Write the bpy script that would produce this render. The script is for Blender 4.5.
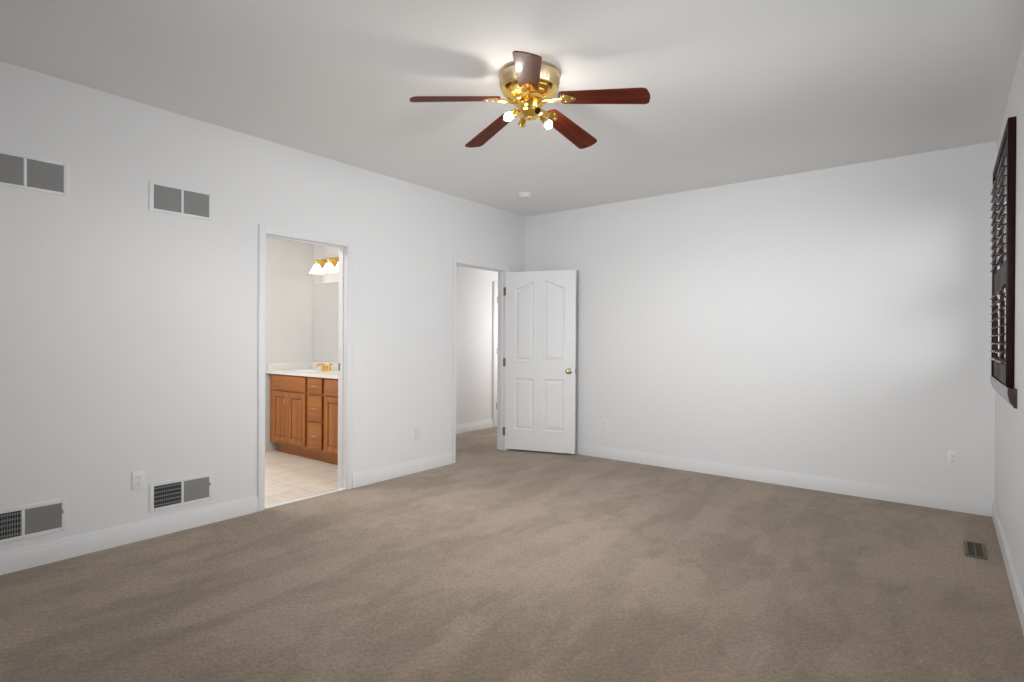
import bpy, bmesh, math, random
from mathutils import Vector, Matrix, Euler
import numpy as np
random.seed(3)
PI = math.pi
R = math.radians
for o in list(bpy.data.objects):
    bpy.data.objects.remove(o)
scn = bpy.context.scene
COL = scn.collection

# ------------------------------------------------------------------ camera
HC = 1.27                      # camera height
YAW, PIT, ROL = .6602, -.0025, .0058
cam_d = bpy.data.cameras.new('camera')
cam_d.sensor_width = 36
cam_d.lens = 558.43 * 36 / 1024
cam_d.clip_start = .02
cam = bpy.data.objects.new('camera', cam_d)
COL.objects.link(cam)
_y = np.array([[math.cos(YAW), math.sin(YAW), 0], [-math.sin(YAW), math.cos(YAW), 0], [0, 0, 1]])
_p = np.array([[1, 0, 0], [0, math.cos(PIT), math.sin(PIT)], [0, -math.sin(PIT), math.cos(PIT)]])
_r = np.array([[math.cos(ROL), 0, math.sin(ROL)], [0, 1, 0], [-math.sin(ROL), 0, math.cos(ROL)]])
M = _r @ _p @ _y               # rows: right, forward, up
cam.matrix_world = Matrix(((M[0][0], M[2][0], -M[1][0], 0),
                           (M[0][1], M[2][1], -M[1][1], 0),
                           (M[0][2], M[2][2], -M[1][2], HC), (0, 0, 0, 1)))
scn.camera = cam

# ------------------------------------------------------------------ world, light, exposure
w = bpy.data.worlds.new('daylight')
scn.world = w
w.use_nodes = True
bg = w.node_tree.nodes['Background']
bg.inputs[0].default_value = (.86, .93, 1, 1)
W_SKY = 1.2
bg.inputs[1].default_value = W_SKY
vs = scn.view_settings
vs.view_transform = 'Standard'
vs.look = 'None'
vs.gamma = 1
vs.use_curve_mapping = False
vs.exposure = -0.12


def area(name, loc, rot, sx, sy, power, col=(1, 1, 1), spread=180):
    d = bpy.data.lights.new(name, 'AREA')
    d.shape = 'RECTANGLE'
    d.size, d.size_y = sx, sy
    d.energy = power
    d.color = col
    d.spread = R(spread)
    o = bpy.data.objects.new(name, d)
    COL.objects.link(o)
    o.location = loc
    o.rotation_euler = rot
    return o


S_FRONT, S_RIGHT = 62, 82
P_RIGHT, P_FRONT, P_SHUT = 24, 31, 24
E_BATH = 1.7
E_BULB = 150.0                 # emission strength of the two lit fan bulbs
# daylight just beyond the glass, facing in; right and front ones are added
area('added_daylight_right', (.52, 2.70, 1.75), (0, R(85), 0), 1.35, 1.5, P_RIGHT, (.95, .98, 1), S_RIGHT)  # added beam at an unseen window, placed to brighten the left wall
area('added_daylight_front', (-1.65, -1.25, 1.7), (R(88), 0, 0), 1.7, 1.3, P_FRONT, (.95, .98, 1), S_FRONT)  # added narrow beam, shaped to brighten the far walls and leave near edges dim
area('daylight_shutter', (.52, 4.55, 1.75), (0, R(90), 0), 1.35, 1.1, P_SHUT, (.95, .98, 1))


def point(name, loc, power, rad=.06, col=(1, .93, .85)):
    d = bpy.data.lights.new(name, 'POINT')
    d.energy = power
    d.shadow_soft_size = rad
    d.color = col
    o = bpy.data.objects.new(name, d)
    COL.objects.link(o)
    o.location = loc
    return o


P_DOWN = 32
for _deg in (201, 28):         # added downward spots by the two lit fan bulbs, brightening the room below
    _a = R(_deg) + YAW
    _d = bpy.data.lights.new('fan_fill_spot', 'SPOT')
    _d.spot_size = R(130)
    _d.spot_blend = .5
    _d.shadow_soft_size = .03
    _d.energy = P_DOWN
    _d.color = (1, .965, .92)
    _o = bpy.data.objects.new('fan_fill_spot', _d)
    COL.objects.link(_o)
    _o.location = (-1.822 + .145 * math.cos(_a), 2.491 + .145 * math.sin(_a), 2.735 - .288)
    _o.rotation_euler = Vector((.55 * math.cos(_a), .55 * math.sin(_a), -1)).to_track_quat('-Z', 'Y').to_euler()
P_HALL, P_BATH = 30, 34
point('hall_fill', (-4.4, 7.0, 1.45), P_HALL, .2, (1, .97, .94))  # added fill light without a fixture, brightens the hall
area('bathroom_fill', (-5.0, 1.9, 2.68), (0, 0, 0), .5, .5, P_BATH, (1, .96, .91))  # added overhead fill, no fixture, lifts the bathroom floor


# ------------------------------------------------------------------ materials
def new_mat(name):
    m = bpy.data.materials.new(name)
    m.use_nodes = True
    nt = m.node_tree
    return m, nt, nt.nodes['Principled BSDF']


def N(nt, typ, **kw):
    n = nt.nodes.new(typ)
    for k, v in kw.items():
        setattr(n, k, v)
    return n


def coords(nt, scale=(1, 1, 1), kind='Object'):
    tc = N(nt, 'ShaderNodeTexCoord')
    mp = N(nt, 'ShaderNodeMapping')
    mp.inputs['Scale'].default_value = scale
    nt.links.new(tc.outputs[kind], mp.inputs[0])
    return mp.outputs[0]


def noise(nt, vec, scale, detail=4, rough=.5, dist=0.):
    n = N(nt, 'ShaderNodeTexNoise')
    n.inputs['Scale'].default_value = scale
    n.inputs['Detail'].default_value = detail
    n.inputs['Roughness'].default_value = rough
    n.inputs['Distortion'].default_value = dist
    nt.links.new(vec, n.inputs['Vector'])
    return n.outputs[0]


def ramp(nt, fac, stops):
    r = N(nt, 'ShaderNodeValToRGB')
    el = r.color_ramp.elements
    while len(el) < len(stops):
        el.new(.5)
    for e, (p, c) in zip(el, stops):
        e.position = p
        e.color = (*c, 1)
    nt.links.new(fac, r.inputs[0])
    return r.outputs[0]


def bump(nt, b, h, strength, dist=.01):
    n = N(nt, 'ShaderNodeBump')
    n.inputs['Strength'].default_value = strength
    n.inputs['Distance'].default_value = dist
    nt.links.new(h, n.inputs['Height'])
    nt.links.new(n.outputs[0], b.inputs['Normal'])


def plain(name, col, rough=.5, metal=0., nscale=0, amount=.05, spec=.5):
    m, nt, b = new_mat(name)
    b.inputs['Roughness'].default_value = rough
    b.inputs['Metallic'].default_value = metal
    b.inputs['Specular IOR Level'].default_value = spec
    f = noise(nt, coords(nt), nscale or 8, 3)
    lo = tuple(c * (1 - amount) for c in col)
    hi = tuple(min(1, c * (1 + amount)) for c in col)
    nt.links.new(ramp(nt, f, [(.3, lo), (.7, hi)]), b.inputs['Base Color'])
    return m


def paint(name, col, rough=.6, bs=.04):
    m, nt, b = new_mat(name)
    v = coords(nt)
    f = noise(nt, v, 1.3, 2)
    nt.links.new(ramp(nt, f, [(.3, tuple(c * .99 for c in col)), (.7, col)]), b.inputs['Base Color'])
    b.inputs['Roughness'].default_value = rough
    b.inputs['Specular IOR Level'].default_value = .35
    bump(nt, b, noise(nt, v, 260, 2), bs, .002)
    return m


def wood(name, dark, mid, light, rough=.3, axis=0, coat=.4, fine=38, spec=.5):
    m, nt, b = new_mat(name)
    b.inputs['Specular IOR Level'].default_value = spec
    sc = [1.0, 1.0, 1.0]
    for i in range(3):
        sc[i] = .06 if i == axis else 1.
    v = coords(nt, tuple(sc))
    f = noise(nt, v, fine, 6, .6, .6)
    nt.links.new(ramp(nt, f, [(.25, dark), (.5, mid), (.75, light)]), b.inputs['Base Color'])
    b.inputs['Roughness'].default_value = rough
    b.inputs['Coat Weight'].default_value = coat
    b.inputs['Coat Roughness'].default_value = .12
    bump(nt, b, f, .08, .002)
    return m


MAT = {}
MAT['wall'] = paint('wall_paint', (.81, .81, .815))
MAT['ceiling'] = paint('ceiling_paint', (.92, .92, .92), .8)
MAT['trim'] = paint('trim_gloss_paint', (.83, .83, .84), .35, .01)
MAT['door'] = paint('door_gloss_paint', (.87, .87, .875), .38, .01)
MAT['plastic'] = plain('white_plastic', (.84, .84, .83), .35, amount=.01)
MAT['plate_grey'] = plain('grey_white_plastic', (.76, .76, .755), .4, amount=.01)
MAT['slot'] = plain('dark_slot', (.03, .03, .03), .8)
MAT['vent_white'] = plain('vent_enamel', (.80, .80, .80), .4, amount=.01)
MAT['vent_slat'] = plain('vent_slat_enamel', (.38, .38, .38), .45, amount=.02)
MAT['duct'] = plain('duct_shade', (.06, .06, .06), .8)  # dark colour stands for the shade inside the duct
MAT['brass'] = plain('polished_brass', (.85, .58, .17), .2, 1., 40, .04)
MAT['brass_satin'] = plain('satin_brass', (.66, .52, .33), .34, 1., 30, .05)
MAT['nickel'] = plain('antique_brass', (.62, .53, .38), .22, 1., 40, .08)
MAT['old_brass'] = plain('aged_brass', (.24, .20, .14), .35, 1., 40, .1)
MAT['blade'] = wood('mahogany_blade', (.040, .008, .004), (.105, .019, .008), (.17, .034, .013), .48, 0, .05, spec=.06)
MAT['shutter'] = wood('dark_mahogany', (.009, .003, .003), (.019, .006, .005), (.032, .010, .009), .45, 2, .03, 60, .12)
MAT['louver'] = wood('dark_mahogany_louver', (.016, .006, .005), (.036, .013, .011), (.056, .021, .017), .3, 1, .6, 60)
MAT['oak'] = wood('honey_oak', (.23, .066, .007), (.37, .118, .013), (.47, .165, .022), .38, 2, .12, 30)
MAT['oak_h'] = wood('honey_oak_crossgrain', (.23, .066, .007), (.37, .118, .013), (.47, .165, .022), .38, 0, .12, 30)
MAT['oak_dark'] = plain('cabinet_inside', (.10, .035, .012), .6)
MAT['marble'] = plain('cultured_marble', (.86, .85, .83), .2, 0, 5, .02)
MAT['register'] = plain('brown_enamel', (.13, .095, .07), .45, .2)
MAT['mullion'] = plain('window_vinyl', (.85, .85, .85), .4, amount=.01)

m, nt, b = new_mat('mirror_glass')
b.inputs['Base Color'].default_value = (.93, .94, .94, 1)
b.inputs['Metallic'].default_value = 1
b.inputs['Roughness'].default_value = .02
MAT['mirror'] = m

m, nt, b = new_mat('window_glass')
nt.nodes.remove(b)
tr = N(nt, 'ShaderNodeBsdfTransparent')
gl = N(nt, 'ShaderNodeBsdfGlossy')
gl.inputs['Roughness'].default_value = .02
mx = N(nt, 'ShaderNodeMixShader')
mx.inputs[0].default_value = .06
nt.links.new(tr.outputs[0], mx.inputs[1])
nt.links.new(gl.outputs[0], mx.inputs[2])
nt.links.new(mx.outputs[0], nt.nodes['Material Output'].inputs[0])
MAT['glass'] = m


def glow(name, col, strength, base=(.9, .9, .88)):
    m, nt, b = new_mat(name)
    b.inputs['Base Color'].default_value = (*base, 1)
    b.inputs['Emission Color'].default_value = (*col, 1)
    b.inputs['Emission Strength'].default_value = strength
    b.inputs['Roughness'].default_value = .3
    return m


MAT['bulb'] = glow('lit_bulb', (1, .93, .83), E_BULB)
MAT['bath_glass'] = glow('lit_frosted_glass', (1, .93, .80), E_BATH)

# carpet
CARPET = (.445, .352, .270)
m, nt, b = new_mat('taupe_carpet')
v = coords(nt)
fine = noise(nt, v, 300, 3, .7)
tuft = noise(nt, v, 62, 3, .7)


def mul(nt, a, c, fac=1.0):
    mm = N(nt, 'ShaderNodeMix', data_type='RGBA', blend_type='MULTIPLY')
    mm.clamp_result = False
    mm.inputs[0].default_value = fac
    nt.links.new(a, mm.inputs[6])
    nt.links.new(c, mm.inputs[7])
    return mm.outputs[2]


def grey(nt, fac, p0, g0, p1, g1):
    return ramp(nt, fac, [(p0, (g0, g0 * .995, g0 * .985)), (p1, (g1, g1, g1 * 1.005))])


def turned(nt, rot, sc):
    tc = N(nt, 'ShaderNodeTexCoord')
    mp = N(nt, 'ShaderNodeMapping')
    mp.inputs['Rotation'].default_value = (0, 0, R(rot))
    mp.inputs['Scale'].default_value = sc
    nt.links.new(tc.outputs['Object'], mp.inputs[0])
    return mp.outputs[0]


# brushed patches where the pile lies the other way, with fairly crisp borders
p1 = noise(nt, turned(nt, 25, (1.0, .45, 1)), 2.1, 4, .55, .5)
p2 = noise(nt, turned(nt, -35, (1.0, .4, 1)), 3.4, 5, .6, .3)
p3 = noise(nt, v, 9, 5, .65, .6)
broad = noise(nt, v, .8, 3, .5)
rgb = N(nt, 'ShaderNodeRGB')
rgb.outputs[0].default_value = (*CARPET, 1)
wv = N(nt, 'ShaderNodeTexWave')
wv.inputs['Scale'].default_value = 9
wv.inputs['Distortion'].default_value = 3
wv.inputs['Detail'].default_value = 3
nt.links.new(turned(nt, 40, (1, 1, 1)), wv.inputs['Vector'])
c = mul(nt, rgb.outputs[0], grey(nt, p1, .47, .92, .53, 1.04))
c = mul(nt, c, grey(nt, p2, .475, .93, .515, 1.04))
c = mul(nt, c, grey(nt, p3, .3, .93, .7, 1.07))
c = mul(nt, c, grey(nt, broad, .3, .95, .7, 1.04))
c = mul(nt, c, grey(nt, tuft, .3, .74, .7, 1.2))
c = mul(nt, c, grey(nt, fine, .3, .88, .7, 1.10))
c = mul(nt, c, grey(nt, wv.outputs[1], .2, .98, .8, 1.015))
nt.links.new(c, b.inputs['Base Color'])
b.inputs['Roughness'].default_value = .95
b.inputs['Specular IOR Level'].default_value = .1
b.inputs['Sheen Weight'].default_value = .25
b.inputs['Sheen Roughness'].default_value = .5
add = N(nt, 'ShaderNodeMath', operation='ADD')
nt.links.new(fine, add.inputs[0])
nt.links.new(tuft, add.inputs[1])
bump(nt, b, add.outputs[0], .7, .012)
MAT['carpet'] = m

# bathroom tile
m, nt, b = new_mat('beige_tile')
v = coords(nt)
br = N(nt, 'ShaderNodeTexBrick')
br.offset = 0
br.inputs['Scale'].default_value = 1
br.inputs['Brick Width'].default_value = .33
br.inputs['Row Height'].default_value = .33
br.inputs['Mortar Size'].default_value = .004
br.inputs['Color1'].default_value = (.77, .71, .63, 1)
br.inputs['Color2'].default_value = (.81, .75, .67, 1)
br.inputs['Mortar'].default_value = (.55, .48, .40, 1)
nt.links.new(v, br.inputs['Vector'])
f = noise(nt, v, 7, 5, .6, .5)
nt.links.new(mul(nt, br.outputs[0], ramp(nt, f, [(.3, (.9, .88, .85)), (.7, (1.05, 1.05, 1.05))])), b.inputs['Base Color'])
b.inputs['Roughness'].default_value = .35
MAT['tile'] = m


# ------------------------------------------------------------------ mesh helpers
def box(bm, lo, hi, bev=0., seg=2):
    lo, hi = [min(a, c) for a, c in zip(lo, hi)], [max(a, c) for a, c in zip(lo, hi)]
    r = bmesh.ops.create_cube(bm, size=1)
    vs_ = r['verts']
    for v in vs_:
        v.co = Vector([(lo[i] + hi[i]) / 2 + v.co[i] * (hi[i] - lo[i]) for i in range(3)])
    if bev > 0:
        ed = list({e for v in vs_ for e in v.link_edges})
        bmesh.ops.bevel(bm, geom=ed, offset=bev, segments=seg, affect='EDGES', profile=.6)


def xform(bm, start, mat):
    for v in list(bm.verts)[start:]:
        v.co = mat @ v.co


def lathe(bm, prof, mat=None, n=48):
    """prof: list of (radius, z); revolved about local Z; mat places it"""
    mat = mat or Matrix()
    rings = []
    for r, z in prof:
        if r < 1e-6:
            rings.append([bm.verts.new(mat @ Vector((0, 0, z)))])
        else:
            rings.append([bm.verts.new(mat @ Vector((r * math.cos(2 * PI * i / n), r * math.sin(2 * PI * i / n), z))) for i in range(n)])
    for a, c in zip(rings, rings[1:]):
        for i in range(n):
            j = (i + 1) % n
            if len(a) == 1 and len(c) == 1:
                continue
            if len(a) == 1:
                bm.faces.new((a[0], c[j], c[i]))
            elif len(c) == 1:
                bm.faces.new((a[i], a[j], c[0]))
            else:
                bm.faces.new((a[i], a[j], c[j], c[i]))


def tube(bm, pts, rad, n=12, caps=True):
    pts = [Vector(p) for p in pts]
    rads = rad if isinstance(rad, (list, tuple)) else [rad] * len(pts)
    rings = []
    up = None
    for i, p in enumerate(pts):
        t = (pts[min(i + 1, len(pts) - 1)] - pts[max(i - 1, 0)]).normalized()
        if up is None:
            up = t.orthogonal().normalized()
        up = (up - t * up.dot(t)).normalized()
        s = t.cross(up)
        rings.append([bm.verts.new(p + (up * math.cos(2 * PI * k / n) + s * math.sin(2 * PI * k / n)) * rads[i]) for k in range(n)])
    for a, c in zip(rings, rings[1:]):
        for k in range(n):
            bm.faces.new((a[k], a[(k + 1) % n], c[(k + 1) % n], c[k]))
    if caps:
        bm.faces.new(rings[0][::-1])
        bm.faces.new(rings[-1])


def prism(bm, outline, z0, z1, mat=None):
    """outline: 2D points in local XY, extruded z0..z1"""
    mat = mat or Matrix()
    a = [bm.verts.new(mat @ Vector((x, y, z0))) for x, y in outline]
    c = [bm.verts.new(mat @ Vector((x, y, z1))) for x, y in outline]
    n = len(a)
    for i in range(n):
        bm.faces.new((a[i], a[(i + 1) % n], c[(i + 1) % n], c[i]))
    bm.faces.new(a[::-1])
    bm.faces.new(c)


def aim(loc, direc):
    return Matrix.Translation(Vector(loc)) @ Vector(direc).to_track_quat('Z', 'Y').to_matrix().to_4x4()


WL = {}


def link(o, parent, loc):
    COL.objects.link(o)
    if parent is not None:
        o.parent = parent


def obj(name, bm, mat, parent=None, at=None, local=False, smooth=True):
    """bm holds world coordinates (unless local); origin goes to `at` or the parent's origin"""
    bmesh.ops.recalc_face_normals(bm, faces=bm.faces[:])
    me = bpy.data.meshes.new(name)
    base = Vector(at) if at is not None else (WL.get(parent.as_pointer(), Vector()) if parent else Vector())
    if not local:
        for v in bm.verts:
            v.co -= base
    bm.to_mesh(me)
    bm.free()
    me.materials.append(mat)
    if smooth:
        for p in me.polygons:
            p.use_smooth = True
        me.set_sharp_from_angle(angle=R(35))
    o = bpy.data.objects.new(name, me)
    COL.objects.link(o)
    pw = WL.get(parent.as_pointer(), Vector()) if parent else Vector()
    if parent:
        o.parent = parent
    if not local:
        o.location = base - pw
        WL[o.as_pointer()] = base
    return o


def tag(o, label=None, cat=None, group=None, kind=None):
    if label:
        o['label'] = label
    if cat:
        o['category'] = cat
    if group:
        o['group'] = group
    if kind:
        o['kind'] = kind
    return o


def thing(name, loc, label, cat, group=None, rotz=0):
    o = bpy.data.objects.new(name, None)
    o.empty_display_size = .1
    COL.objects.link(o)
    o.location = loc
    o.rotation_euler = (0, 0, rotz)
    WL[o.as_pointer()] = Vector(loc)
    return tag(o, label, cat, group)


def copy_tree(o, parent=None):
    c = o.copy()
    COL.objects.link(c)
    c.parent = parent
    for ch in list(o.children):
        copy_tree(ch, c)
    return c


def BM():
    return bmesh.new()


def struct(name, bm, mat, at=None, label=None, cat=None, smooth=False):
    o = obj(name, bm, mat, None, at, smooth=smooth)
    return tag(o, label, cat, None, 'structure')


# ------------------------------------------------------------------ room dimensions
XL, XR, YB, YF, ZC = -3.975, .288, 5.366, -1.05, 2.735
T = .115                                   # interior wall thickness
XLo = XL - T
BY0, BY1, BZ = 2.145, 2.853, 2.043         # bathroom doorway
EY0, EY1, EZ = 4.185, 5.000, 2.053         # entry doorway
BXL, BYB, BYF = -6.02, 3.84, .9            # bathroom left wall, back wall, front wall
HXL, HYE = -5.18, 7.4                      # hall far wall, hall end
WY0, WY1, WZ0, WZ1 = 3.99, 5.11, 1.035, 2.42  # shuttered window opening

# floor
bm = BM()
box(bm, (XL - .012, YF - .15, -.1), (XR + .15, YB, 0))
box(bm, (XLo, EY0, -.1), (XL - .012, EY1, 0))
box(bm, (HXL, BYB + T, -.1), (XLo, HYE, 0))
struct('floor', bm, MAT['carpet'], label='taupe brown bedroom carpet with faint vacuum marks', cat='floor')
bm = BM()
box(bm, (BXL, BYF, -.1), (XL - .012, BYB, 0))
struct('floor_bathroom', bm, MAT['tile'], label='beige square tile floor of the bathroom', cat='floor')
bm = BM()
box(bm, (BXL - .2, YF - .2, ZC), (XR + .2, HYE + .2, ZC + .1))
struct('ceiling', bm, MAT['ceiling'], label='plain flat white bedroom ceiling', cat='ceiling')

# left wall with the two doorways
J = .018                                   # jamb board thickness
bm = BM()
ys = [(YF - .15, BY0 - J), (BY1 + J, EY0 - J), (EY1 + J, HYE)]
for a, c in ys:
    box(bm, (XLo, a, -.02), (XL, c, ZC))
box(bm, (XLo, BY0 - J, BZ + J), (XL, BY1 + J, ZC))
box(bm, (XLo, EY0 - J, EZ + J), (XL, EY1 + J, ZC))
struct('wall_left', bm, MAT['wall'], label='white left wall with two doorways and four air grilles', cat='wall')
bm = BM()
box(bm, (XL, YB, -.02), (XR + .15, YB + T, ZC))
struct('wall_back', bm, MAT['wall'], label='white back wall behind the open panelled door', cat='wall')
# right wall: shuttered window and an added nearer window, out of frame, for its light
VY0, VY1, VZ0, VZ1 = 1.95, 3.45, 1.06, 2.45
XRo = XR + .15
bm = BM()
box(bm, (XR, YF - .15, -.02), (XRo, VY0, ZC))
box(bm, (XR, VY1, -.02), (XRo, WY0, ZC))
box(bm, (XR, WY1, -.02), (XRo, YB, ZC))
for a, c, z0, z1 in ((VY0, VY1, VZ0, VZ1), (WY0, WY1, WZ0, WZ1)):
    box(bm, (XR, a, -.02), (XRo, c, z0))
    box(bm, (XR, a, z1), (XRo, c, ZC))
struct('wall_right', bm, MAT['wall'], label='white right wall holding the dark shuttered window', cat='wall')
# front wall (behind the camera) with an added wide window for its light
FX0, FX1, FZ0, FZ1 = -2.5, -.8, 1.05, 2.35
bm = BM()
box(bm, (XL, YF - .15, -.02), (FX0, YF, ZC))
box(bm, (FX1, YF - .15, -.02), (XR, YF, ZC))
box(bm, (FX0, YF - .15, -.02), (FX1, YF, FZ0))
box(bm, (FX0, YF - .15, FZ1), (FX1, YF, ZC))
struct('wall_front', bm, MAT['wall'], label='white bedroom wall behind the viewer', cat='wall')


def window(name, axis, a0, a1, z0, z1, plane, label):
    """axis 'y': window in a wall of constant x; 'x': in a wall of constant y"""
    def P(p, a, z):
        return (p, a, z) if axis == 'y' else (a, p, z)
    bm = BM()
    f = .045
    d0, d1 = plane - .025, plane + .025
    box(bm, P(d0, a0, z0), P(d1, a0 + f, z1), .004)
    box(bm, P(d0, a1 - f, z0), P(d1, a1, z1), .004)
    box(bm, P(d0, a0 + f, z0), P(d1, a1 - f, z0 + f), .004)
    box(bm, P(d0, a0 + f, z1 - f), P(d1, a1 - f, z1), .004)
    zm = (z0 + z1) / 2
    box(bm, P(d0, a0 + f, zm - .02), P(d1, a1 - f, zm + .02), .004)
    o = struct(name, bm, MAT['mullion'], P(plane, (a0 + a1) / 2, z0), label, 'window')
    for za, zb in ((z0 + f, zm - .02), (zm + .02, z1 - f)):
        bm = BM()
        box(bm, P(plane - .003, a0 + f, za), P(plane + .003, a1 - f, zb))
        obj('pane', bm, MAT['glass'], o, smooth=False)
    return o


window('window_1', 'y', WY0, WY1, WZ0, WZ1, XR + .11, 'white sash window behind the dark wooden shutter')
window('added_window_right', 'y', VY0, VY1, VZ0, VZ1, XR + .11, 'added unseen white sash window in the right wall nearer the viewer')
window('added_window_front', 'x', FX0, FX1, FZ0, FZ1, YF - .11, 'added unseen wide white window in the wall behind the viewer')

# bathroom and hall shell
bm = BM()
box(bm, (BXL - T, BYF - T, -.02), (BXL, BYB + T, ZC))
struct('wall_bathroom_left', bm, MAT['wall'], label='white bathroom side wall at the end of the vanity', cat='wall')
bm = BM()
box(bm, (BXL, BYB, -.02), (XLo, BYB + T, ZC))
struct('wall_bathroom_back', bm, MAT['wall'], label='white bathroom wall behind the vanity', cat='wall')
bm = BM()
box(bm, (BXL, BYF - T, -.02), (XLo, BYF, ZC))
struct('wall_bathroom_front', bm, MAT['wall'], label='white bathroom wall facing the vanity', cat='wall')
bm = BM()
box(bm, (HXL - T, BYB + T, -.02), (HXL, HYE, ZC))
struct('wall_hall_far', bm, MAT['wall'], label='white hall wall seen through the entry doorway', cat='wall')
bm = BM()
box(bm, (HXL - T, HYE, -.02), (XL, HYE + T, ZC))
struct('wall_hall_end', bm, MAT['wall'], label='white wall closing the hall', cat='wall')


# ------------------------------------------------------------------ trim
def casing(name, y0, y1, ztop, label):
    """jamb boards, stops and casings of a doorway in the left wall"""
    bm = BM()
    W = .060
    box(bm, (XLo - .001, y0 - J, 0), (XL + .001, y0, ztop + J), .0015, 1)
    box(bm, (XLo - .001, y1, 0), (XL + .001, y1 + J, ztop + J), .0015, 1)
    box(bm, (XLo - .001, y0, ztop), (XL + .001, y1, ztop + J), .0015, 1)
    for sx, xf in ((1, XL), (-1, XLo)):
        for w0, w1, th in ((.006, W, .009), (.022, W - .004, .012), (.05, W - .008, .0135)):
            xa, xb = xf, xf + sx * th
            box(bm, (xa, y0 - w1, 0), (xb, y0 - w0, ztop + w1), .004, 2)
            box(bm, (xa, y1 + w0, 0), (xb, y1 + w1, ztop + w1), .003, 2)
            box(bm, (xa, y0 - w0, ztop + w0), (xb, y1 + w0, ztop + w1), .003, 2)
    return struct(name, bm, MAT['trim'], (XL, y0, 0), label, 'door frame', smooth=True)


def stops(o, y0, y1, ztop, x0, x1):
    bm = BM()
    s = .011
    box(bm, (x0, y0, 0), (x1, y0 + s, ztop), .003)
    box(bm, (x0, y1 - s, 0), (x1, y1, ztop), .003)
    box(bm, (x0, y0 + s, ztop - s), (x1, y1 - s, ztop), .003)
    return obj('door_stop', bm, MAT['trim'], o)


t1 = casing('trim_1', BY0, BY1, BZ, 'white casing around the open bathroom doorway')
stops(t1, BY0, BY1, BZ, XL - .075, XL - .045)
bm = BM()
box(bm, (XLo + .004, BY1 - .002, 1.0), (XLo + .026, BY1 + .0, 1.06), .0008, 1)
obj('strike_plate', bm, MAT['old_brass'], t1)
t2 = casing('trim_2', EY0, EY1, EZ, 'white casing around the entry doorway by the open door')
stops(t2, EY0, EY1, EZ, XL - .08, XL - .045)
for z in (.22, 1.01, 1.82):
    bm = BM()
    box(bm, (XL - .034, EY1 - .0015, z - .045), (XL - .004, EY1 + .001, z + .045), .0006, 1)
    obj('hinge_leaf', bm, MAT['old_brass'], t2)
bm = BM()
box(bm, (XL - .07, BY0, 0), (XL - .006, BY1, .008), .003)
struct('trim_3', bm, MAT['marble'], (XL, BY0, 0), 'pale threshold strip between carpet and bathroom tile', 'threshold', True)
# hall door casing seen through the entry doorway
bm = BM()
box(bm, (HXL, 6.22, 0), (HXL + .018, 6.29, 2.11), .004)
box(bm, (HXL, 6.205, 0), (HXL + .011, 6.22, 2.11), .004)
box(bm, (HXL, 7.10, 0), (HXL + .018, 7.17, 2.11), .004)
box(bm, (HXL, 6.29, 2.04), (HXL + .018, 7.10, 2.11), .004)
struct('trim_4', bm, MAT['trim'], (HXL, 6.22, 0), 'white door casing on the hall wall', 'door frame', True)
bm = BM()
box(bm, (HXL, 6.296, .008), (HXL + .006, 7.095, 2.036), .002)
for y0_, y1_ in ((6.40, 6.66), (6.74, 7.0)):
    for z0_, z1_ in ((.25, .85), (1.05, 1.9)):
        box(bm, (HXL, y0_, z0_), (HXL + .012, y1_, z1_), .005)
d2 = struct('door_2', bm, MAT['door'], (HXL, 6.3, 0), 'white closed door in the hall beyond the entry doorway', 'door', True)
for z in (.3, 1.1, 1.85):
    bm = BM()
    lathe(bm, [(0, -.045), (.007, -.045), (.007, .045), (0, .045)], Matrix.Translation((HXL + .016, 6.293, z)), 12)
    obj('hinge', bm, MAT['old_brass'], d2)


def baseboard(name, runs, label):
    """runs: (x0,y0,x1,y1,nx,ny): wall line and the room-side normal"""
    bm = BM()
    for x0, y0, x1, y1, nx, ny in runs:
        for h0, h1, th in ((0, .098, .014), (.096, .112, .010), (.110, .122, .006)):
            lo = (min(x0, x1, x0 + nx * th, x1 + nx * th), min(y0, y1, y0 + ny * th, y1 + ny * th), h0)
            hi = (max(x0, x1, x0 + nx * th, x1 + nx * th), max(y0, y1, y0 + ny * th, y1 + ny * th), h1)
            box(bm, lo, hi, .0028, 2)
    return struct(name, bm, MAT['trim'], (runs[0][0], runs[0][1], 0), label, 'baseboard', True)


baseboard('baseboard_left', [(XL, YF, XL, BY0 - .060, 1, 0), (XL, BY1 + .060, XL, EY0 - .060, 1, 0), (XL, EY1 + .060, XL, YB, 1, 0)],
          'white baseboard along the left wall')
baseboard('baseboard_back', [(XL + .014, YB, XR, YB, 0, -1)], 'white baseboard along the back wall')
baseboard('baseboard_right', [(XR, YF, XR, YB - .014, -1, 0)], 'white baseboard under the shuttered window')
baseboard('baseboard_front', [(XL + .014, YF, XR - .014, YF, 0, 1)], 'white baseboard behind the viewer')
baseboard('baseboard_hall', [(HXL, BYB + T, HXL, 6.205, 1, 0), (XLo, EY1 + .060, XLo, HYE, -1, 0), (XLo, BYB + T, XLo, EY0 - .060, -1, 0)], 'white baseboard in the hall')
baseboard('baseboard_bathroom', [(BXL, BYF, BXL, 3.40, 1, 0), (BXL + .014, BYF, XLo, BYF, 0, 1), (XLo, BYF, XLo, BY0 - .060, -1, 0)],
          'white baseboard on the bathroom side wall')

# ------------------------------------------------------------------ entry door (open about 108 degrees)
DW, DH, DT = .812, 2.018, .035
DZ = .022


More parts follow.
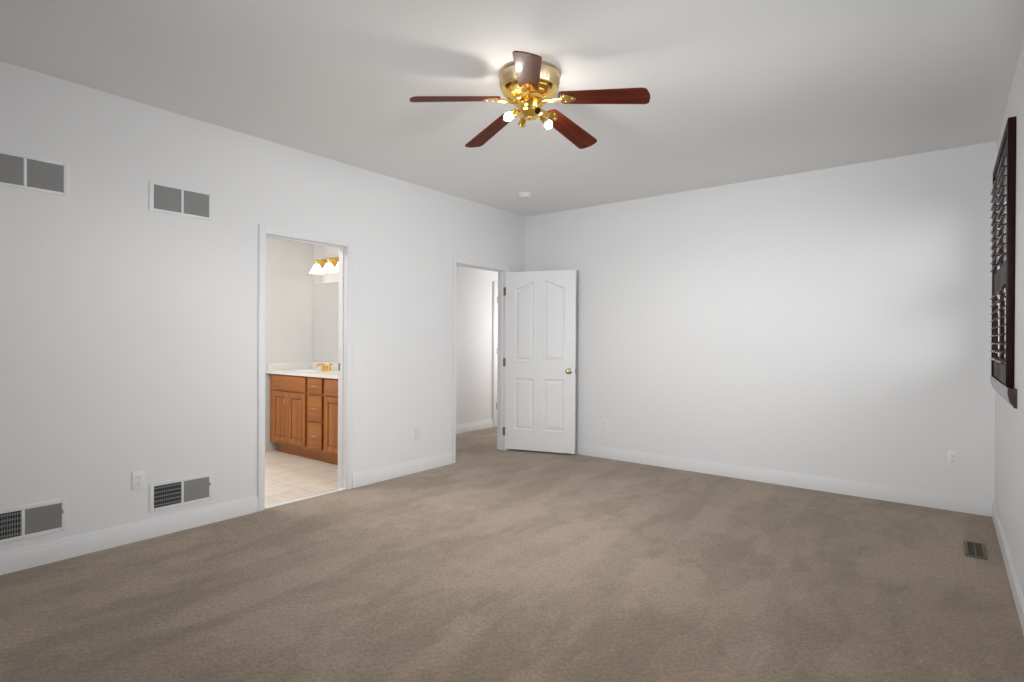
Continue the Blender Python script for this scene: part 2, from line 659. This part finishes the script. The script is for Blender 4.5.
def door_panel_height(X, Z):
    """surface offset of the moulded panels at slab coordinates X (from hinge), Z (from slab bottom)"""
    h = np.zeros_like(X)
    half = DW / 2

    def top(x):                            # camel-back arch across both upper panels
        u = np.clip((np.abs(x - half) - .055) / .24, 0, 1)
        return 1.905 - .075 * (u * u * (3 - 2 * u))
    for x0, x1 in ((.106, .338), (.445, .690)):
        for z0, zt in ((1.005, None), (.228, .81)):
            tz = top(X) if zt is None else np.full_like(X, zt)
            d = np.minimum(np.minimum(X - x0, x1 - X), np.minimum(Z - z0, tz - Z))
            prof = np.interp(d, [0, .003, .012, .020, .045, .055], [0, .0025, -.0125, -.0135, -.002, -.001])
            h = np.where(d > 0, prof, h)
    return h


def door_mesh():
    nx, nz = 164, 337
    xs = np.linspace(0, DW, nx)
    zs = np.linspace(0, DH, nz)
    Xg, Zg = np.meshgrid(xs, zs)
    hh = door_panel_height(Xg, Zg)
    verts, faces = [], []
    for side, ybase in ((-1, 0.0), (1, DT)):
        off = len(verts)
        yy = ybase + side * hh
        verts += [(float(Xg[j, i]), float(yy[j, i]), float(Zg[j, i])) for j in range(nz) for i in range(nx)]
        for j in range(nz - 1):
            for i in range(nx - 1):
                a = off + j * nx + i
                q = (a, a + 1, a + nx + 1, a + nx)
                faces.append(q if side < 0 else q[::-1])
    n0 = nx * nz
    edge = [i for i in range(nx)] + [j * nx + nx - 1 for j in range(1, nz)] + [(nz - 1) * nx + i for i in range(nx - 2, -1, -1)] + [j * nx for j in range(nz - 2, 0, -1)]
    for a, c in zip(edge, edge[1:] + edge[:1]):
        faces.append((a, a + n0, c + n0, c))
    me = bpy.data.meshes.new('door_1')
    me.from_pydata(verts, [], faces)
    me.materials.append(MAT['door'])
    for p in me.polygons:
        p.use_smooth = True
    me.set_sharp_from_angle(angle=R(50))
    return me


door = bpy.data.objects.new('door_1', door_mesh())
COL.objects.link(door)
DANG = math.atan2(.253, .784)
door.location = (XL + .001, 5.004, DZ)
door.rotation_euler = (0, 0, DANG)
tag(door, 'open white four-panel door with arched upper panels and brass knob', 'door', None, 'structure')
KX, KZ = DW - .068, .905
for side, y in ((-1, 0), (1, DT)):
    bm = BM()
    lathe(bm, [(0, 0), (.033, 0), (.033, .003), (.026, .008), (.013, .011), (.011, .03), (.016, .036), (.026, .043), (.0285, .053), (.026, .063), (.015, .069), (0, .07)],
          aim((KX, y, KZ), (0, side, 0)), 32)
    obj('door_knob', bm, MAT['nickel'], door, local=True)
bm = BM()
box(bm, (DW - .001, .006, KZ - .029), (DW + .0015, DT - .006, KZ + .029), .0006, 1)
box(bm, (DW, .012, KZ - .008), (DW + .009, DT - .012, KZ + .008), .002, 1)
obj('latch_plate', bm, MAT['old_brass'], door, local=True)
for z in (.20, .99, 1.80):
    bm = BM()
    box(bm, (-.003, .002, z - .045), (-.0005, DT - .004, z + .045), .0006, 1)
    lathe(bm, [(0, -.05), (.004, -.05), (.0065, -.045), (.0065, .045), (.004, .05), (0, .05)], Matrix.Translation((-.007, -.004, z)), 14)
    box(bm, (-.012, -.004, z - .045), (-.006, .02, z + .045), .0006, 1)
    obj('hinge', bm, MAT['old_brass'], door, local=True)

# ------------------------------------------------------------------ ceiling fan
FX, FY = -1.822, 2.491
fan = thing('ceiling_fan', (FX, FY, ZC), 'brass flush ceiling fan with five mahogany blades and two lit bulbs', 'ceiling fan')
bm = BM()
lathe(bm, [(0, 0), (.160, 0), (.170, -.004), (.172, -.012), (.166, -.018), (.1655, -.035), (.162, -.058), (.153, -.084), (.138, -.106), (.117, -.124), (.098, -.134), (.094, -.138), (0, -.138)],
      Matrix.Translation((FX, FY, ZC)), 64)
mh = obj('motor_housing', bm, MAT['brass_satin'], fan)
bm = BM()
for k in range(40):                        # vent slots round the lower bowl
    a = 2 * PI * k / 40
    mt = Matrix.Translation((FX, FY, ZC)) @ Matrix.Rotation(a, 4, 'Z') @ Matrix.Translation((.1615, 0, -.062)) @ Matrix.Rotation(R(14), 4, 'Y')
    s = len(bm.verts)
    bm.verts.ensure_lookup_table()
    box(bm, (-.0015, -.0035, -.018), (.0018, .0035, .018))
    bm.verts.ensure_lookup_table()
    for v in bm.verts[s:]:
        v.co = mt @ v.co
obj('vent_slots', bm, MAT['brass_satin'], mh, smooth=False)
bm = BM()
lathe(bm, [(.150, -.090), (.1555, -.088), (.1545, -.094), (.141, -.1065), (.1435, -.1085), (.120, -.1255), (.122, -.1275), (.100, -.1365), (.094, -.140), (0, -.1405)], Matrix.Translation((FX, FY, ZC)), 64)
obj('lower_bowl', bm, MAT['brass'], mh)
bm = BM()
lathe(bm, [(0, -.136), (.086, -.136), (.092, -.142), (.092, -.158), (.086, -.164), (.06, -.168), (0, -.168)], Matrix.Translation((FX, FY, ZC)), 48)
obj('flywheel', bm, MAT['brass'], fan)
bm = BM()
lathe(bm, [(0, -.166), (.064, -.166), (.069, -.172), (.062, -.182), (.058, -.194), (.066, -.201), (.073, -.210), (.070, -.222), (.052, -.234), (.024, -.240), (.011, -.241), (.012, -.247), (.007, -.253), (0, -.254)],
      Matrix.Translation((FX, FY, ZC)), 40)
kit = obj('light_kit', bm, MAT['brass'], fan)

PHI = YAW - .047                           # camera-frame angle -> world angle


def blade_mesh():
    bm = BM()
    r0, r1 = .185, .657
    pts = []
    w0, w1 = .052, .066
    rc = .03
    pts += [(r0 + .012, -w0), ]
    for k in range(9):
        a = -PI / 2 + k * (PI / 2) / 8
        pts.append((r1 - rc - .006 + rc * math.cos(a) + .0, -w1 + rc + rc * math.sin(a)))
    for k in range(1, 8):                  # slightly bowed tip
        u = -1 + 2 * k / 8
        pts.append((r1 - .006 + .006 * (1 - u * u), u * (w1 - rc)))
    for k in range(9):
        a = k * (PI / 2) / 8
        pts.append((r1 - rc - .006 + rc * math.cos(a), w1 - rc + rc * math.sin(a)))
    pts += [(r0 + .012, w0)]
    for k in range(1, 8):
        a = PI / 2 + k * PI / 8
        pts.append((r0 + .012 + .03 * math.cos(a), w0 * math.sin(a)))
    prism(bm, pts, -.003, .003)
    return bm


def bracket_mesh():
    bm = BM()
    # curved arm from the flywheel to the blade root
    tube(bm, [(.07, 0, -.016), (.10, 0, -.017), (.13, 0, -.014), (.16, 0, -.010), (.19, 0, -.008)], [.012, .010, .009, .010, .010], 10)
    # leaf-shaped plate screwed under the blade
    pts = []
    for k in range(28):
        a = 2 * PI * k / 28
        rr = 1 + .16 * math.cos(3 * a)
        pts.append((.218 + .042 * math.cos(a) * rr, .036 * math.sin(a) * rr))
    prism(bm, pts, -.0065, -.0032)
    for px, py in ((.245, 0), (.205, .024), (.205, -.024)):
        lathe(bm, [(0, -.0105), (.004, -.0095), (.006, -.0065), (0, -.0064)], Matrix.Translation((px, py, 0)), 10)
    return bm


bl = None
for b_deg in (198, 126, 54, -18, 270):
    ang = R(b_deg) + PHI
    if bl is None:
        bl = obj('blade', blade_mesh(), MAT['blade'], fan, local=True)
        br_ = obj('blade_bracket', bracket_mesh(), MAT['brass'], bl, local=True)
        o = bl
    else:
        o = copy_tree(bl, fan)
    o.location = (0, 0, 2.601 - ZC)
    o.rotation_euler = (R(-12), R(7.2), ang)

KIT = ((201, True), (292, False), (28, True), (112, False))
for deg, lit in KIT:
    a = R(deg) + YAW
    u = Vector((math.cos(a), math.sin(a), 0))
    c0 = Vector((FX, FY, ZC - .212))
    d = (u * .72 + Vector((0, 0, -.55))).normalized()
    bm = BM()
    p0 = c0 + u * .058
    p1 = c0 + u * .074 + Vector((0, 0, -.004))
    tube(bm, [p0, p1, p1 + d * .012], .009, 12)
    lathe(bm, [(0, 0), (.012, 0), (.0185, .005), (.0195, .034), (.0215, .037), (.0215, .040), (.0175, .040), (.0165, .012), (0, .011)], aim(p1 + d * .004, d), 28)
    obj('lamp_socket', bm, MAT['brass'], kit)
    if lit:
        bm = BM()
        prof = [(0, .03), (.009, .03), (.0105, .038)]
        for k in range(11):
            t = R(-60) + k * R(150) / 10
            prof.append((.0225 * math.cos(t), .063 + .0225 * math.sin(t)))
        prof[-1] = (0, .0855)
        lathe(bm, prof, aim(p1, d), 24)
        obj('light_bulb', bm, MAT['bulb'], kit)
    else:
        bm = BM()
        lathe(bm, [(0, .012), (.016, .012), (.016, .016), (0, .016)], aim(p1 + d * .004, d), 20)
        tag(obj('socket_insert', bm, MAT['slot'], kit), 'dark empty bulb socket')
for dx, L_ in ((.03, .10), (-.03, .07)):
    bm = BM()
    a = YAW + PI / 2
    p = Vector((FX + dx * math.cos(YAW), FY + dx * math.sin(YAW), ZC - .225))
    tube(bm, [p, p + Vector((0, 0, -.03))], .0012, 6)
    obj('pull_chain', bm, MAT['brass'], kit)

# ------------------------------------------------------------------ smoke detector
SX, SY = -3.349, 4.512
sd = thing('smoke_detector', (SX, SY, ZC), 'small round white smoke detector on the ceiling near the far corner', 'smoke detector')
bm = BM()
lathe(bm, [(0, 0), (.066, 0), (.066, -.010), (.060, -.012)] + [(.058, -.016), (.060, -.018), (.058, -.030), (.05, -.037), (.03, -.040), (0, -.040)], Matrix.Translation((SX, SY, ZC)), 40)
obj('body', bm, MAT['plastic'], sd)
bm = BM()
lathe(bm, [(0, -.0395), (.011, -.0395), (.011, -.042), (0, -.0425)], Matrix.Translation((SX + .02, SY, ZC)), 16)
obj('test_button', bm, MAT['vent_slat'], sd)


# ------------------------------------------------------------------ wall grilles on the left wall
def grille(name, yc, zc, label, upper):
    t = thing(name, (XL, yc, zc), label, 'air vent', 'return grilles high on the left wall' if upper else 'registers low on the left wall')
    W, Hh = .390, (.186 if upper else .186)
    w, h = .336, (.152 if upper else .138)
    bm = BM()
    d = .006
    y0, y1, z0, z1 = yc - W / 2, yc + W / 2, zc - Hh / 2, zc + Hh / 2
    a0, a1, b0, b1 = yc - w / 2, yc + w / 2, zc - h / 2, zc + h / 2
    box(bm, (XL, y0, z0), (XL + d, a0, z1), .003)
    box(bm, (XL, a1, z0), (XL + d, y1, z1), .003)
    box(bm, (XL, a0, z0), (XL + d, a1, b0), .003)
    box(bm, (XL, a0, b1), (XL + d, a1, z1), .003)
    obj('frame', bm, MAT['vent_white'], t)
    bm = BM()
    box(bm, (XL, yc - .007, b0), (XL + d, yc + .007, b1), .002)
    obj('divider', bm, MAT['vent_white'], t)
    bm = BM()
    box(bm, (XL + .0002, a0, b0), (XL + .0012, a1, b1))
    obj('dark_backing', bm, MAT['duct'], t, smooth=False)  # dark sheet on the wall in place of shade behind the slats
    bm = BM()
    if upper:
        n = 15
        for k in range(n):
            z = b0 + (k + .5) * h / n
            for q0, q1 in ((a0, yc - .007), (yc + .007, a1)):
                s = len(bm.verts)
                box(bm, (-.0006, q0, -.0052), (.0006, q1, .0052))
                bm.verts.ensure_lookup_table()
                mt = Matrix.Translation((XL + .0048, 0, z)) @ Matrix.Rotation(R(38), 4, 'Y')
                for v in bm.verts[s:]:
                    v.co = mt @ v.co
        obj('slats', bm, MAT['vent_slat'], t, smooth=False)
    else:
        for q0, q1, tilt in ((a0, yc - .007, 68), (yc + .007, a1, -32)):
            n = 15
            for k in range(n):
                y = q0 + (k + .5) * (q1 - q0) / n
                s = len(bm.verts)
                box(bm, (-.0006, -.0052, b0), (.0006, .0052, b1))
                bm.verts.ensure_lookup_table()
                mt = Matrix.Translation((XL + .0052, y, 0)) @ Matrix.Rotation(R(tilt), 4, 'Z')
                for v in bm.verts[s:]:
                    v.co = mt @ v.co
        obj('slats', bm, MAT['vent_slat'], t, smooth=False)
        bm = BM()
        for k in range(5):
            z = b0 + (k + .5) * h / 5
            box(bm, (XL + .0012, a0, z - .004), (XL + .0022, a1, z + .004))
        obj('damper_blades', bm, MAT['vent_slat'], t, smooth=False)
        bm = BM()
        box(bm, (XL + .006, a1 - .001, zc + .01), (XL + .017, a1 + .006, zc + .03), .002)
        obj('damper_lever', bm, MAT['vent_slat'], t)
    for sy, sz in ((y0 + .013, zc), (y1 - .013, zc)):
        bm = BM()
        lathe(bm, [(0, .0085), (.003, .0080), (.0048, .006), (0, .0055)], aim((XL, sy, sz), (1, 0, 0)), 12)
        obj('screw', bm, MAT['vent_white'], t)
    return t


grille('wall_grille', .776, 2.168, 'white two-panel grille high on the left wall at the picture edge', True)
grille('wall_grille', 1.571, 2.166, 'white two-panel grille high on the left wall nearest the bathroom doorway', True)
grille('wall_register', .773, .256, 'white louvered register low on the left wall at the picture edge', False)
grille('wall_register', 1.579, .252, 'white louvered register low on the left wall beside the outlet', False)


# ------------------------------------------------------------------ outlets and plates
def plate(name, loc, nrm, label, group, duplex=True):
    t = thing(name, loc, label, 'outlet' if duplex else 'wall plate', group)
    mt = aim(loc, nrm)
    # local X/Y of aim are not guaranteed upright: build explicitly
    n = Vector(nrm)
    side = Vector((0, 0, 1)).cross(n).normalized()
    mt = Matrix((( side.x, 0, n.x, loc[0]), (side.y, 0, n.y, loc[1]), (side.z, 1, n.z, loc[2]), (0, 0, 0, 1)))

    def put(bm_, s):
        bm_.verts.ensure_lookup_table()
        for v in bm_.verts[s:]:
            v.co = mt @ v.co
    bm = BM()
    box(bm, (-.035, -.0575, 0), (.035, .0575, .006), .003)
    put(bm, 0)
    obj('cover_plate', bm, MAT['plastic'] if duplex else MAT['plate_grey'], t)
    if duplex:
        for zc in (.02, -.02):
            bm = BM()
            pts = []
            for k in range(24):
                a = 2 * PI * k / 24
                pts.append((max(-.0165, min(.0165, .021 * math.cos(a))), zc + .0145 * math.sin(a)))
            prism(bm, pts, .005, .0085)
            put(bm, 0)
            rc = obj('receptacle', bm, MAT['plastic'], t)
            bm = BM()
            box(bm, (-.0085, zc - .002, .0083), (-.0060, zc + .007, .0090))
            box(bm, (.0060, zc - .002, .0083), (.0085, zc + .006, .0090))
            lathe(bm, [(0, .0083), (.0026, .0083), (.0026, .0090), (0, .0090)], Matrix.Translation((0, zc - .008, 0)), 10)
            put(bm, 0)
            obj('socket_slots', bm, MAT['slot'], rc, smooth=False)
    else:
        bm = BM()
        box(bm, (-.016, -.033, .005), (.016, .033, .0085), .0015)
        put(bm, 0)
        obj('insert', bm, MAT['plate_grey'], t)
    for zc in ((0,) if duplex else (.045, -.045)):
        bm = BM()
        lathe(bm, [(0, .0075), (.002, .0072), (.003, .006), (0, .0055)], Matrix.Translation((0, zc, 0)), 10)
        put(bm, 0)
        obj('screw', bm, MAT['vent_slat'], t)
    return t


plate('wall_outlet', (XL, 1.324, .378), (1, 0, 0), 'white outlet on the left wall just left of a low register', None)
plate('wall_plate', (XL, 3.664, .363), (1, 0, 0), 'white plate low on the left wall between the two doorways', None, False)
plate('wall_outlet', (-2.898, YB, .367), (0, -1, 0), 'white outlet on the back wall beside the open door', None)
plate('wall_outlet', (.050, YB, .394), (0, -1, 0), 'white outlet low on the back wall near the right corner', None)

# ------------------------------------------------------------------ floor register
rx0, rx1, ry0, ry1 = .098, .202, 4.272, 4.588
fr = thing('floor_register', ((rx0 + rx1) / 2, (ry0 + ry1) / 2, 0), 'brown metal floor register in the carpet near the right wall', 'floor vent')
bm = BM()
e = .018
box(bm, (rx0, ry0, 0), (rx0 + e, ry1, .006), .002)
box(bm, (rx1 - e, ry0, 0), (rx1, ry1, .006), .002)
box(bm, (rx0 + e, ry0, 0), (rx1 - e, ry0 + e, .006), .002)
box(bm, (rx0 + e, ry1 - e, 0), (rx1 - e, ry1, .006), .002)
obj('frame', bm, MAT['register'], fr)
bm = BM()
box(bm, (rx0 + e, ry0 + e, .0003), (rx1 - e, ry1 - e, .0012))
obj('dark_backing', bm, MAT['slot'], fr, smooth=False)  # near-black sheet laid on the floor as the shade down the duct
bm = BM()
for k in range(14):
    y = ry0 + e + (k + .5) * (ry1 - ry0 - 2 * e) / 14
    box(bm, (rx0 + e, y - .0016, .001), (rx1 - e, y + .0016, .0042))
box(bm, ((rx0 + rx1) / 2 - .003, ry0 + e, .001), ((rx0 + rx1) / 2 + .003, ry1 - e, .005))
obj('slats', bm, MAT['register'], fr, smooth=False)

# ------------------------------------------------------------------ plantation shutter on the right wall
sh = thing('plantation_shutter', (XR, (WY0 + WY1) / 2, WZ0), 'dark mahogany plantation shutter with sill on the right wall window', 'shutter')
xf = .253
fy0, fy1, fz1 = 3.945, 5.15, 2.462
bm = BM()
fw = .055
box(bm, (xf, fy0, 1.033), (XR, fy0 + fw, fz1), .005)
box(bm, (xf, fy1 - fw, 1.033), (XR, fy1, fz1), .005)
box(bm, (xf, fy0 + fw, fz1 - fw), (XR, fy1 - fw, fz1), .005)
obj('frame', bm, MAT['shutter'], sh)
# sill with a coved apron
prof = [(XR, 1.034), (.255, 1.034), (.251, 1.029), (.250, 1.016), (.251, 1.008), (.253, .998), (.255, .985), (.258, .968), (.266, .954), (.273, .945), (.275, .938), (XR, .934)]
bm = BM()
mt = Matrix(((1, 0, 0, 0), (0, 0, 1, 0), (0, 1, 0, 0), (0, 0, 0, 1)))
prism(bm, prof, fy0 - .15, fy1 + .03, mt)
obj('sill', bm, MAT['louver'], sh)
py = [(fy0 + fw + .003, 4.5485), (4.5515, fy1 - fw - .003)]
px0, px1 = .262, .284
pz0, pz1 = 1.042, fz1 - fw - .004
mz0, mz1 = 1.600, 1.735
st = .046
for y0, y1 in py:
    bm = BM()
    box(bm, (px0, y0, pz0), (px1, y0 + st, pz1), .003)
    box(bm, (px0, y1 - st, pz0), (px1, y1, pz1), .003)
    for a, c in ((pz0, pz0 + .10), (mz0, mz1), (pz1 - .085, pz1)):
        box(bm, (px0, y0 + st, a), (px1, y1 - st, c), .002)
    pn = obj('panel', bm, MAT['shutter'], sh, at=(px0, (y0 + y1) / 2, pz0))
    for name, a, c in (('upper_louvers', mz1, pz1 - .085), ('lower_louvers', pz0 + .10, mz0)):
        bm = BM()
        n = max(1, round((c - a) / .0535))
        pitch = (c - a) / n
        for k in range(n):
            z = a + (k + .5) * pitch
            s = len(bm.verts)
            prism(bm, [(.038 * math.cos(t) , .0052 * math.sin(t)) for t in [2 * PI * q / 18 for q in range(18)]], y0 + st + .001, y1 - st - .001, mt)
            bm.verts.ensure_lookup_table()
            m4 = Matrix.Translation(((px0 + px1) / 2, 0, z)) @ Matrix.Rotation(R(-16), 4, 'Y')
            for v in bm.verts[s:]:
                v.co = m4 @ v.co
        obj(name, bm, MAT['louver'], pn)
    for z in (1.2, 2.25):
        yk = y0 - .0015 if y0 < 4.4 else y1 + .0015
        bm = BM()
        lathe(bm, [(0, -.03), (.004, -.03), (.004, .03), (0, .03)], Matrix.Translation((px0 + .006, yk, z)), 10)
        obj('hinge', bm, MAT['shutter'], pn)

# ------------------------------------------------------------------ bathroom vanity
VX0, VX1 = -5.985, -4.105
VYF, VYB = 3.285, BYB - .004
van = thing('vanity_cabinet', ((VX0 + VX1) / 2, (VYF + VYB) / 2, 0), 'honey oak bathroom vanity cabinet seen through the doorway', 'cabinet')
bm = BM()
box(bm, (VX0, VYF + .02, .11), (VX1, VYB, .874))
obj('carcass', bm, MAT['oak'], van, smooth=False)
bm = BM()
# face frame
rails = [(.11, .15), (.688, .712), (.856, .876)]
stiles = [(VX0, -5.90), (-5.262, -5.212), (-4.955, -4.905), (-4.245, VX1)]
for a, c in stiles:
    box(bm, (a, VYF, .11), (c, VYF + .02, .876), .0015, 1)
for (s0, s1) in zip(stiles, stiles[1:]):
    for a, c in rails:
        box(bm, (s0[1], VYF, a), (s1[0], VYF + .02, c), .0015, 1)
for z in (.403, ):
    box(bm, (-5.212, VYF, z), (-4.955, VYF + .02, z + .03), .0015, 1)
obj('face_frame', bm, MAT['oak'], van)
bm = BM()
box(bm, (VX0 + .05, 3.357, 0), (VX1, VYB, .11), .001, 1)
obj('toe_kick', bm, MAT['oak_h'], van)


def raised(bm, x0, x1, z0, z1, yf, fr_=.055):
    """frame-and-panel front standing proud of the face frame at yf"""
    d = .018
    box(bm, (x0, yf - d, z0), (x0 + fr_, yf, z1), .003)
    box(bm, (x1 - fr_, yf - d, z0), (x1, yf, z1), .003)
    box(bm, (x0 + fr_, yf - d, z0), (x1 - fr_, yf, z0 + fr_), .003)
    box(bm, (x0 + fr_, yf - d, z1 - fr_), (x1 - fr_, yf, z1), .003)
    box(bm, (x0 + fr_ - .002, yf - d + .010, z0 + fr_ - .002), (x1 - fr_ + .002, yf - .002, z1 - fr_ + .002))
    box(bm, (x0 + fr_ + .012, yf - d + .003, z0 + fr_ + .012), (x1 - fr_ - .012, yf - .004, z1 - fr_ - .012), .006)


def handle(parent, x, z, vertical):
    bm = BM()
    L_ = .042
    yb = VYF - .018
    pts = []
    for k in range(9):
        u = -1 + k / 4
        off = .022 * (1 - u * u) ** .5 if abs(u) < 1 else 0
        p = (x, yb - off - .001, z + u * L_) if vertical else (x + u * L_, yb - off - .001, z)
        pts.append(p)
    tube(bm, pts, .0042, 8)
    obj('handle', bm, MAT['brass_satin'], parent)


for k, (ux0, ux1) in enumerate(((-5.90, -5.262 + .0), (-4.905, -4.245))):
    x0, x1 = ux0 - .008 if k else ux0, ux1 + .008
    xm = (x0 + x1) / 2
    bm = BM()
    box(bm, (x0 + .002, VYF - .018, .706), (x1 - .002, VYF, .860), .004)
    obj('false_drawer_front', bm, MAT['oak_h'], van)
    for a, c, hx in ((x0 + .002, xm - .0015, xm - .03), (xm + .0015, x1 - .002, xm + .03)):
        bm = BM()
        raised(bm, a, c, .142, .690, VYF)
        dr = obj('cabinet_door', bm, MAT['oak'], van, at=(a, VYF, .142))
        handle(dr, hx, .585, True)
for z0, z1, hz in ((.706, .860, .783), (.425, .690, .557), (.142, .410, .276)):
    bm = BM()
    box(bm, (-5.208, VYF - .018, z0), (-4.962, VYF, z1), .004)
    dr = obj('drawer', bm, MAT['oak_h'], van, at=(-5.085, VYF, z0))
    handle(dr, -5.085, hz, False)

# countertop with splashes and integral bowl rim
ct = thing('vanity_countertop', ((VX0 + VX1) / 2, (VYF + VYB) / 2, .876), 'white cultured marble countertop with backsplash on the oak vanity', 'countertop')
CX0, CX1 = BXL + .003, XLo - .003
bm = BM()
sxc, syc, sa, sb = -5.59, 3.53, .22, .155
# top as a grid with an oval bowl
gx, gy = 150, 44
x_ = np.linspace(CX0, CX1, gx)
y_ = np.linspace(VYF - .03, VYB, gy)
grid = []
for yy in y_:
    row = []
    for xx in x_:
        q = math.sqrt(((xx - sxc) / sa) ** 2 + ((yy - syc) / sb) ** 2)
        z = .907 - (.026 * (1 - q ** 4) if q < 1 else 0)
        row.append(bm.verts.new((xx, yy, z)))
    grid.append(row)
for j in range(gy - 1):
    for i in range(gx - 1):
        bm.faces.new((grid[j][i], grid[j][i + 1], grid[j + 1][i + 1], grid[j + 1][i]))
low = [bm.verts.new((v.co.x, v.co.y, .877)) for v in (grid[0][0], grid[0][-1])]
fl_ = [bm.verts.new((v.co.x, v.co.y, .877)) for v in grid[0]]
for i in range(gx - 1):
    bm.faces.new((grid[0][i], fl_[i], fl_[i + 1], grid[0][i + 1]))
for v in low:
    bm.verts.remove(v)
obj('top_slab', bm, MAT['marble'], ct)
bm = BM()
box(bm, (CX0 + .021, VYB - .02, .905), (CX1, VYB, .992), .004)
obj('backsplash', bm, MAT['marble'], ct)
bm = BM()
box(bm, (CX0, VYF - .01, .905), (CX0 + .02, VYB, .992), .004)
obj('side_splash', bm, MAT['marble'], ct)

# faucet
fx, fy, fz = -5.53, 3.70, .907
fa = thing('bathroom_faucet', (fx, fy, fz), 'brass two-handle faucet on the white vanity countertop', 'faucet')
bm = BM()
pts = [(fx + .085 * math.cos(2 * PI * k / 32), fy + .026 * math.sin(2 * PI * k / 32)) for k in range(32)]
prism(bm, pts, fz, fz + .016)
lathe(bm, [(0, .014), (.024, .014), (.020, .04), (.018, .06), (0, .064)], Matrix.Translation((fx, fy, fz)), 24)
obj('base', bm, MAT['brass'], fa)
bm = BM()
tube(bm, [(fx, fy, fz + .045), (fx - .004, fy - .03, fz + .068), (fx - .010, fy - .07, fz + .075), (fx - .014, fy - .11, fz + .062), (fx - .015, fy - .122, fz + .045)], [.016, .015, .013, .012, .012], 14)
obj('spout', bm, MAT['brass'], fa)
for s in (-1, 1):
    bm = BM()
    hx = fx + s * .062
    lathe(bm, [(0, .014), (.021, .014), (.018, .03), (.013, .045), (.019, .056), (.016, .068), (0, .072)], Matrix.Translation((hx, fy, fz)), 20)
    tube(bm, [(hx, fy, fz + .062), (hx + s * .035, fy - .006, fz + .078), (hx + s * .075, fy - .012, fz + .074)], [.009, .008, .0065], 10)
    obj('handle', bm, MAT['brass'], fa)

# mirror
mi = thing('wall_mirror', ((BXL + XLo) / 2, BYB, .995), 'large frameless mirror above the vanity backsplash', 'mirror')
bm = BM()
mx0, mx1, mz0_, mz1_ = BXL + .004, -4.3, .994, 1.925
rc = .03
pts = []
for cx, cz, a0 in ((mx1 - rc, mz1_ - rc, 0), (mx0 + rc, mz1_ - rc, 90), (mx0 + rc, mz0_ + rc, 180), (mx1 - rc, mz0_ + rc, 270)):
    for k in range(7):
        a = R(a0 + 15 * k)
        pts.append((cx + rc * math.cos(a), cz + rc * math.sin(a)))
prism(bm, pts, BYB - .006, BYB - .0005, mt)
obj('glass', bm, MAT['mirror'], mi, smooth=False)

# vanity light
vx = -5.51
vl = thing('vanity_light', (vx, BYB, 2.14), 'lit brass wall light with frosted bell shades above the mirror', 'wall lamp')
bm = BM()
pts = []
for cx, cz, a0 in ((vx + .30, 2.170, 0), (vx - .30, 2.170, 90), (vx - .30, 2.130, 180), (vx + .30, 2.130, 270)):
    for k in range(7):
        a = R(a0 + 15 * k)
        pts.append((cx + .03 * math.cos(a), cz + .03 * math.sin(a)))
prism(bm, pts, BYB - .028, BYB - .001, mt)
obj('back_plate', bm, MAT['brass'], vl)
for k in (-1, 0, 1):
    x = vx + k * .235
    bm = BM()
    tube(bm, [(x, BYB - .025, 2.150), (x, BYB - .07, 2.170), (x, BYB - .115, 2.160), (x, BYB - .125, 2.140)], .008, 10)
    lathe(bm, [(0, .012), (.024, .010), (.030, -.012), (.030, -.022), (0, -.022)], Matrix.Translation((x, BYB - .125, 2.170)), 24)
    obj('lamp_arm', bm, MAT['brass'], vl)
    bm = BM()
    prof = [(.026, 0), (.034, -.012), (.045, -.03), (.057, -.055), (.070, -.084), (.088, -.104), (.085, -.104), (.067, -.082), (.054, -.055), (.042, -.03), (.03, -.012), (.02, -.002)]
    lathe(bm, prof, Matrix.Translation((x, BYB - .125, 2.127)), 32)
    obj('glass_shade', bm, MAT['bath_glass'], vl)
